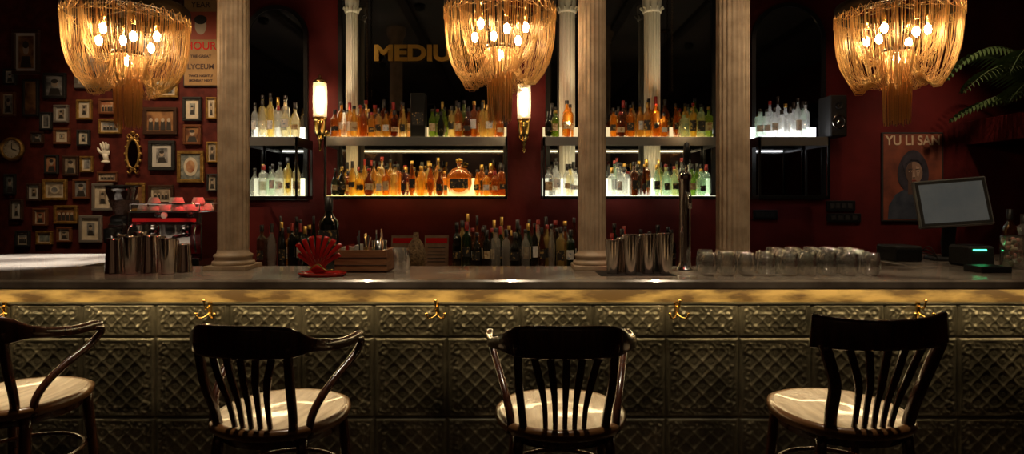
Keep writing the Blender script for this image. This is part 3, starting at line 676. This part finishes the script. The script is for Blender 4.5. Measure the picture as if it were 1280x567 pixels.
# ------------------------------------------------------------------ things on the counter
def tin(b,x,y,z,up,h,r):
    pr=[(0,0),(r*.72,0),(r*.76,.006),(r,h-.004),(r*1.03,h),(r*.98,h),(r*.74,.008),(0,.008)]
    if not up: pr=[(0,h),(r*.72,h),(r*.76,h-.006),(r,.004),(r*1.03,0)]
    b.lathe(pr,M_steel,(x,y,z),28)
for nm,lst in (('cocktail_shakers',[(142,2.9,0,.172),(164,2.88,1,.18),(187,2.92,0,.19),(210,2.87,1,.178),(230,2.95,0,.14),(150,3.0,1,.18),(175,3.02,0,.185),(197,3.03,1,.17),(216,3.05,0,.16)]),
               ('cocktail_shakers',[(766,2.87,1,.17),(788,2.85,1,.185),(810,2.87,1,.19),(832,2.85,1,.188),(778,2.955,0,.16),(801,2.96,0,.175),(823,2.965,1,.19)])):
    b=MB()
    for px,d,up,h_ in lst: tin(b,X(px,d),d,CT+.002,bool(up),h_*R.uniform(.93,1.04),.0375)
    b.build(nm)
b=MB(); xa,xb=X(752,2.9),X(838,2.9); b.box(xa-.02,xb,2.79,2.995,CT,CT+.002,M_blackmat); b.build('bar_mat')
b=MB()
for row,d in enumerate((2.80,2.90,2.99,3.08,3.16)):
    for i in range(9):
        x=X(884,2.80)+i*.094+row*.022+R.uniform(-.006,.006)
        if d>2.95 and abs(x-X(916,3.1))<.17: continue
        r=.040; h_=.105
        b.lathe([(0,.0),(r*.6,0),(r*.85,.012),(r*1.05,.04),(r*1.02,.065),(r*.86,h_),(r*.83,h_),(r*.98,.065),(r*1.0,.04),(r*.8,.016),(0,.010)],M_tumbler,(x,d,CT+.001),22)
b.build('glass_tumblers',fix=False)
b=MB(); x=X(856,2.98); y=2.98
b.lathe([(0,0),(.045,0),(.045,.012),(.033,.02),(.028,.05),(.028,.44),(.033,.45),(.033,.475),(.026,.49),(0,.495)],M_chrome,(x,y,CT),28)
b.tube([(x,y,CT+.38),(x,y-.07,CT+.38),(x,y-.085,CT+.36),(x,y-.085,CT+.31)],.010,M_chrome,10)
b.tube([(x,y-.02,CT+.47),(x,y-.03,CT+.53)],.008,M_chrome,8); b.lathe([(0,0),(.012,0),(.018,.05),(.014,.1),(0,.11)],M_black,(x,y-.032,CT+.525),16); b.build('beer_tap_tower')
# wooden caddy with tools
b=MB(); xa,xb=X(422,2.95),X(486,2.95); z1=CT+.11; ya,yb_=2.90,3.09
b.box(xa,xb,ya,ya+.012,CT+.002,z1,M_box); b.box(xa,xb,yb_-.012,yb_,CT+.002,z1,M_box); b.box(xa,xa+.012,ya+.012,yb_-.012,CT+.002,z1,M_box); b.box(xb-.012,xb,ya+.012,yb_-.012,CT+.002,z1,M_box); b.box(xa,xb,ya,yb_,CT,CT+.01,M_box)
for zz in (.036,.072): b.box(xa-.001,xb+.001,ya-.0015,ya,CT+zz,CT+zz+.003,M_blackmat)
for i in range(14):
    x=X(466,2.95)+R.uniform(-.07,.05); y=R.uniform(2.94,3.05); b.tube([(x,y,CT+.012),(x+R.uniform(-.03,.03),y+.01,CT+R.uniform(.16,.22))],.0035,R.choice([M_steel,M_box,M_blackmat,M_brass]),6)
x=X(472,2.96); b.lathe([(0,0),(.035,0),(.037,.14),(.034,.14),(.033,.01),(0,.01)],M_steel,(x,3.0,CT+.011),20)
for i in range(4): b.box(xa+.02+i*.022,xa+.035+i*.022,2.94,3.05,CT+.011,CT+.12+.01*(i%2),R.choice([M_cream,M_redglass,M_whitepap]))
b.build('wooden_caddy')
# red resin shell sculpture on tray: separate ribs with gaps
b=MB(); x=X(400,2.8)
b.lathe([(0,0),(.10,0),(.115,.016),(.11,.018),(.095,.008),(0,.008)],M_redglass,(x+.01,2.8,CT),36,sy=.65)
for k in range(9):
    a=math.radians(34+k*14); L=.150 if k not in(0,8) else .115
    b.sweep(smooth([(x-.005,2.8,CT+.02),(x-.005+math.cos(a)*L*.5,2.8-.015,CT+.035+math.sin(a)*L*.5),(x-.005+math.cos(a)*L,2.805,CT+.035+math.sin(a)*L)],4),lerpl([.008,.017,.024],4),.014,(-math.sin(a),0,math.cos(a)),M_redglass)
b.ball((x-.005,2.8,CT+.03),.030,M_redglass,16,10,(1.2,.8,.8))
b.tube(smooth([(x-.04,2.775,CT+.03),(x,2.77,CT+.055),(x+.03,2.775,CT+.03),(x+.07,2.77,CT+.03)]),.005,M_brass,8); b.build('red_shell_napkin_holder')
b=MB(); bottle(b,X(411,3.08),3.08,CT,'dark','std',.37,.052); b.lathe([(.0535,.10),(.0535,.2)],M_labb,(X(411,3.08),3.08,CT),14,a0=-2.6,a1=-.5); b.build('magnum_bottle',fix=False)
b=MB(); b.lathe([(0,0),(.03,0),(.035,.12),(.033,.12),(.028,.008),(0,.008)],M_tumbler,(X(500,2.92),2.92,CT),22); b.lathe([(0,0),(.018,0),(.018,.09),(.015,.11),(0,.11)],M_steel,(X(508,3.05),3.05,CT),16); b.build('highball_glass')
for px in (503,545):
    b=MB(); x=X(px,4.5); Mr=Matrix.Translation((x,4.5,1.0))@Matrix.Rotation(-.2,4,'X'); b.box(-.09,.09,0,.004,.0,.24,M_menu,M=Mr); b.box(-.08,.08,-.002,0,.18,.22,M_redglass,M=Mr)
    for k in range(5): b.box(-.065,.065,-.002,0,.04+k*.026,.046+k*.026,M_suit,M=Mr)
    b.box(-.09,.09,.0,.09,0,.006,M_box,M=Matrix.Translation((x,4.47,1.0))); b.build('menu_card')
b=MB(); b.lathe([(0,0),(.05,0),(.07,.03),(.075,.1),(.05,.19),(.02,.23),(.018,.27),(0,.27)],mat('wicker',(.10,.06,.025),.7,c2=(.3,.2,.1),nscale=60,bump=.8,bscale=90),(X(520,4.32),4.32,1.0),24); b.build('wicker_flask')
# coffee machine
d=4.4; xa,xb=X(182,d),X(268,d)
root=empty('espresso_machine',((xa+xb)/2,d,1.0)); W2=(xb-xa)/2; b=MB()
b.box(-W2,W2,-.02,.24,.06,.42,M_steel,b=.01); b.box(-W2,W2,-.22,.24,.02,.10,M_chrome,b=.008); b.box(-W2+.02,W2-.02,-.21,-.03,.10,.105,M_black)
b.box(-W2,W2,-.2,.22,.33,.425,M_chrome,b=.012); b.box(-W2-.01,-W2,-.2,.24,.08,.42,M_chrome,b=.003); b.box(W2,W2+.01,-.2,.24,.08,.42,M_chrome,b=.003); b.box(-W2+.03,W2-.03,-.204,-.2,.35,.375,M_reden)
b.box(W2*.35,W2-.01,-.026,-.02,.11,.32,M_reden)
for sx in (-1,1):
    for sy in (-.18,.2): b.tube([(sx*(W2-.03),sy,0),(sx*(W2-.03),sy,.03)],.018,M_black,10)
    gx=sx*W2*.45
    b.lathe([(0,0),(.036,0),(.036,.05),(.028,.07),(0,.07)],M_chrome,(gx,-.12,.27),24); b.lathe([(0,0),(.02,0),(.034,.01),(.034,.03)],M_chrome,(gx,-.12,.24),24)
    b.tube([(gx,-.15,.255),(gx,-.28,.245)],[.009,.014],M_black,10); b.tube(smooth([(sx*(W2-.03),-.2,.33),(sx*(W2-.02),-.24,.28),(sx*(W2-.015),-.23,.14)]),.006,M_chrome,8)
    b.ball((gx+.07,-.21,.40),.018,M_black)
b.ball((0,-.205,.395),.022,M_white,16,8,(1,.25,1))
b.tube([(-W2+.01,-.19,.425),(-W2+.01,-.19,.475),(W2-.01,-.19,.475),(W2-.01,-.19,.425)],.005,M_chrome,8); b.tube([(-W2+.01,.22,.425),(-W2+.01,.22,.475),(W2-.01,.22,.475),(W2-.01,.22,.425)],.005,M_chrome,8)
b.build('body',parent=root); b=MB()
for i in range(5):
    for j in range(3):
        x=-W2+.06+i*.085; y=-.13+j*.12
        for k in range(1+(i+j)%2): b.lathe([(0,.05),(.022,.05),(.036,.01),(.038,0),(.034,0)],M_whitepap,(x,y,.426+k*.045),16)
b.build('cups',parent=root)
d=4.3; b=MB(); x=X(148,d)
b.box(-.09,.09,-.12,.12,0,.03,M_black,b=.008); b.box(-.065,.065,-.03,.12,.03,.34,M_steel,b=.015); b.lathe([(0,.34),(.07,.34),(.075,.37),(.06,.39),(0,.39)],M_black,(0,.04,0),24)
b.lathe([(.04,.39),(.05,.42),(.10,.56),(.10,.60),(.104,.60)],glassy('hopper_smoke',(.12,.08,.05),body=.5),(0,.04,0),28); b.lathe([(0,.61),(.106,.605),(.104,.595)],M_black,(0,.04,0),28)
b.lathe([(0,.0),(.045,0),(.05,.02),(.05,.10),(0,.11)],M_black,(0,-.07,.20),24); b.tube([(0,-.07,.2),(0,-.07,.15)],[.03,.015],M_steel,12); b.tube([(.04,-.1,.27),(.09,-.11,.27)],.006,M_chrome,8); b.ball((.09,-.11,.27),.012,M_black); b.box(-.03,.03,-.13,-.03,.12,.13,M_chrome)
b.lathe([(.043,.39),(.052,.42),(.085,.50),(0,.51)],mat('coffee_beans',(.05,.02,.01),.5,bump=.8,bscale=120),(0,.04,0),24)
b.build('coffee_grinder',loc=(x,d,1.0))

# POS terminal on the right return
d=3.5; root=empty('pos_terminal',(X(1190,d),d,CT),math.radians(-16)); b=MB()
b.box(-.11,.11,-.05,.1,0,.02,M_blackmat,b=.006); b.sweep([(0,.04,.015),(0,.06,.10),(0,.03,.22)],.07,.03,(1,0,0),M_blackmat)
Mt=Matrix.Translation((0,0,.335))@Matrix.Rotation(math.radians(-12),4,'X')@Matrix.Rotation(math.radians(-5),4,'Y')
b.box(-.185,.185,-.015,.02,-.14,.14,mat('bezel_grey',(.16,.16,.16),.3),M=Mt,b=.006); b.box(-.176,.176,-.0158,-.0145,-.131,.131,M_blackmat,M=Mt); b.build('housing',parent=root)
b=MB(); b.box(-.160,.160,-.0172,-.0158,-.115,.115,mat('touch_screen',(.05,.06,.062),.12,emit=(.5,.5,.47),es=.06,c2=(.11,.12,.115),nscale=4),M=Mt); b.build('screen',parent=root)
b=MB(); x=X(1212,3.25); b.box(x-.07,x+.07,3.16,3.32,CT,CT+.11,M_blackmat,b=.012); b.box(x-.055,x+.055,3.18,3.28,CT+.11,CT+.113,M_black); b.box(x-.05,x+.02,3.157,3.160,CT+.085,CT+.093,emis('green_led',(.05,1,.3),5)); b.build('receipt_printer')
b=MB(); x=X(1125,3.5); b.box(x-.08,x+.08,3.42,3.6,CT,CT+.09,M_blackmat,b=.008); b.box(x-.07,x+.07,3.415,3.42,CT+.02,CT+.07,M_black)
for k in range(3): b.tube(smooth([(x+.08,3.45,CT+.05),(x+.10,3.4+.02*k,CT+.09-.02*k),(x+.13,3.38,CT+.03),(x+.15,3.4+.02*k,CT+.006)]),.003,M_blackmat,6)
b.build('card_reader_station')
M_candy=mat('candy',(.6,.25,.2),.3)
b=MB(); x=X(1266,3.1)
b.lathe([(0,0),(.05,0),(.055,.01),(.055,.16),(.05,.17),(.047,.16),(.047,.01),(0,.01)],M_tumbler,(x,3.1,CT),28)
for k in range(30): b.ball((x+R.uniform(-.03,.03),3.1+R.uniform(-.03,.03),CT+.02+k*.0045),.011,R.choice([M_candy,M_cream]),8,5)
b.build('candy_jar',fix=False)
b=MB()
bottle(b,X(1262,3.4),3.4,CT,'brown','std',.3,.036); bottle(b,X(1280,3.45),3.45,CT,'clear','sq',.27,.036); b.build('spirit_bottles',fix=False)
b=MB(); x=X(1240,2.95); b.box(x-.09,x+.06,2.9,3.02,CT,CT+.03,M_black,b=.004); b.build('card_tray')

# ------------------------------------------------------------------ lighting
def fixture(x,y):
    b=MB(); b.lathe([(0,-.001),(.055,-.001),(.06,-.02),(.05,-.06),(.045,-.06),(.042,-.015),(0,-.012)],M_blackmat,(x,y,CH),20); b.build('ceiling_downlight')
def down(x,y,tx,ty,tz,e,col=(1,.80,.55),ang=30,bl=.7):
    fixture(x,y); spot('downlight_beam',(x,y,CH-.07),(tx,ty,tz),e,col,ang,bl,.03)
for sx in (-1.70,-.735,.155,1.06): down(sx,2.12,sx,2.03,SZ,200,(1,.83,.60),16,1.)
down(-2.9,3.5,-2.8,3.55,CT,900,(1,.96,.9),30)
for x in (-1.2,.0,1.2,2.4): down(x,2.35,x,2.95,CT,44,(1,.78,.52),48,.9)
for px in (292,740,916): down(X(px,3.1),2.2,X(px,3.1),3.1,2.1,36,(1,.74,.46),32,1.)  # extra spots and cans added to brighten the columns
for x in (-2.0,-.3,.6,1.5): down(x,1.2,x,2.85,.8,17,(1,.84,.58),34,1.)  # front fill for the tin panels, lamps added rather than known
down(-3.2,4.1,-3.1,5.3,1.8,80,(1,.70,.42),75,.9); down(-2.2,4.1,-2.5,5.3,1.9,52,(1,.68,.4),70,.9)
down(3.3,4.0,3.6,5.3,1.7,75,(1,.70,.46),50,1.); down(2.4,4.1,2.4,5.3,2.0,18,(1,.58,.36),60,.9); down(.1,4.2,.1,5.3,2.0,18,(1,.55,.35),70,.9); down(-1.65,4.2,-1.65,5.3,2.0,18,(1,.55,.35),60,.9)
spot('coffee_station_red_lamp',(-1.9,4.0,2.2),(-2.3,4.3,1.3),40,(1,.05,.05),40,.7)
spot('added_shaker_red_fill',(-1.5,2.2,2.6),(-1.78,2.95,1.22),14,(1,.06,.04),18,.6); spot('added_shaker_red_fill',(.3,2.2,2.6),(.6,2.9,1.22),9,(1,.06,.04),16,.6)  # red spots added to tint the shakers, no lamp known there
down(-1.0,4.0,-.6,4.6,1.1,26,(1,.7,.45),80,.9)
down(.6,3.9,.6,4.6,1.1,32,(1,.7,.45),80,.9)
for x in (-3.2,-1.0,1.0,3.2): down(x,-1.7,x,-2.6,2.2,70,(1,.7,.42),75,.9)  # unseen wash added on the rear wall for the mirrors to reflect

w=bpy.data.worlds.new('night'); sc.world=w; w.use_nodes=True
w.node_tree.nodes['Background'].inputs[0].default_value=(.03,.02,.014,1); w.node_tree.nodes['Background'].inputs[1].default_value=.3

cam=bpy.data.cameras.new('camera'); cam.sensor_width=36; cam.lens=F/1280*36; cam.shift_y=-(283.5-HZ)/1280; cam.clip_start=.05
co_=bpy.data.objects.new('camera',cam); COL.objects.link(co_); co_.location=(0,0,EYE); co_.rotation_euler=(math.pi/2,0,0); sc.camera=co_
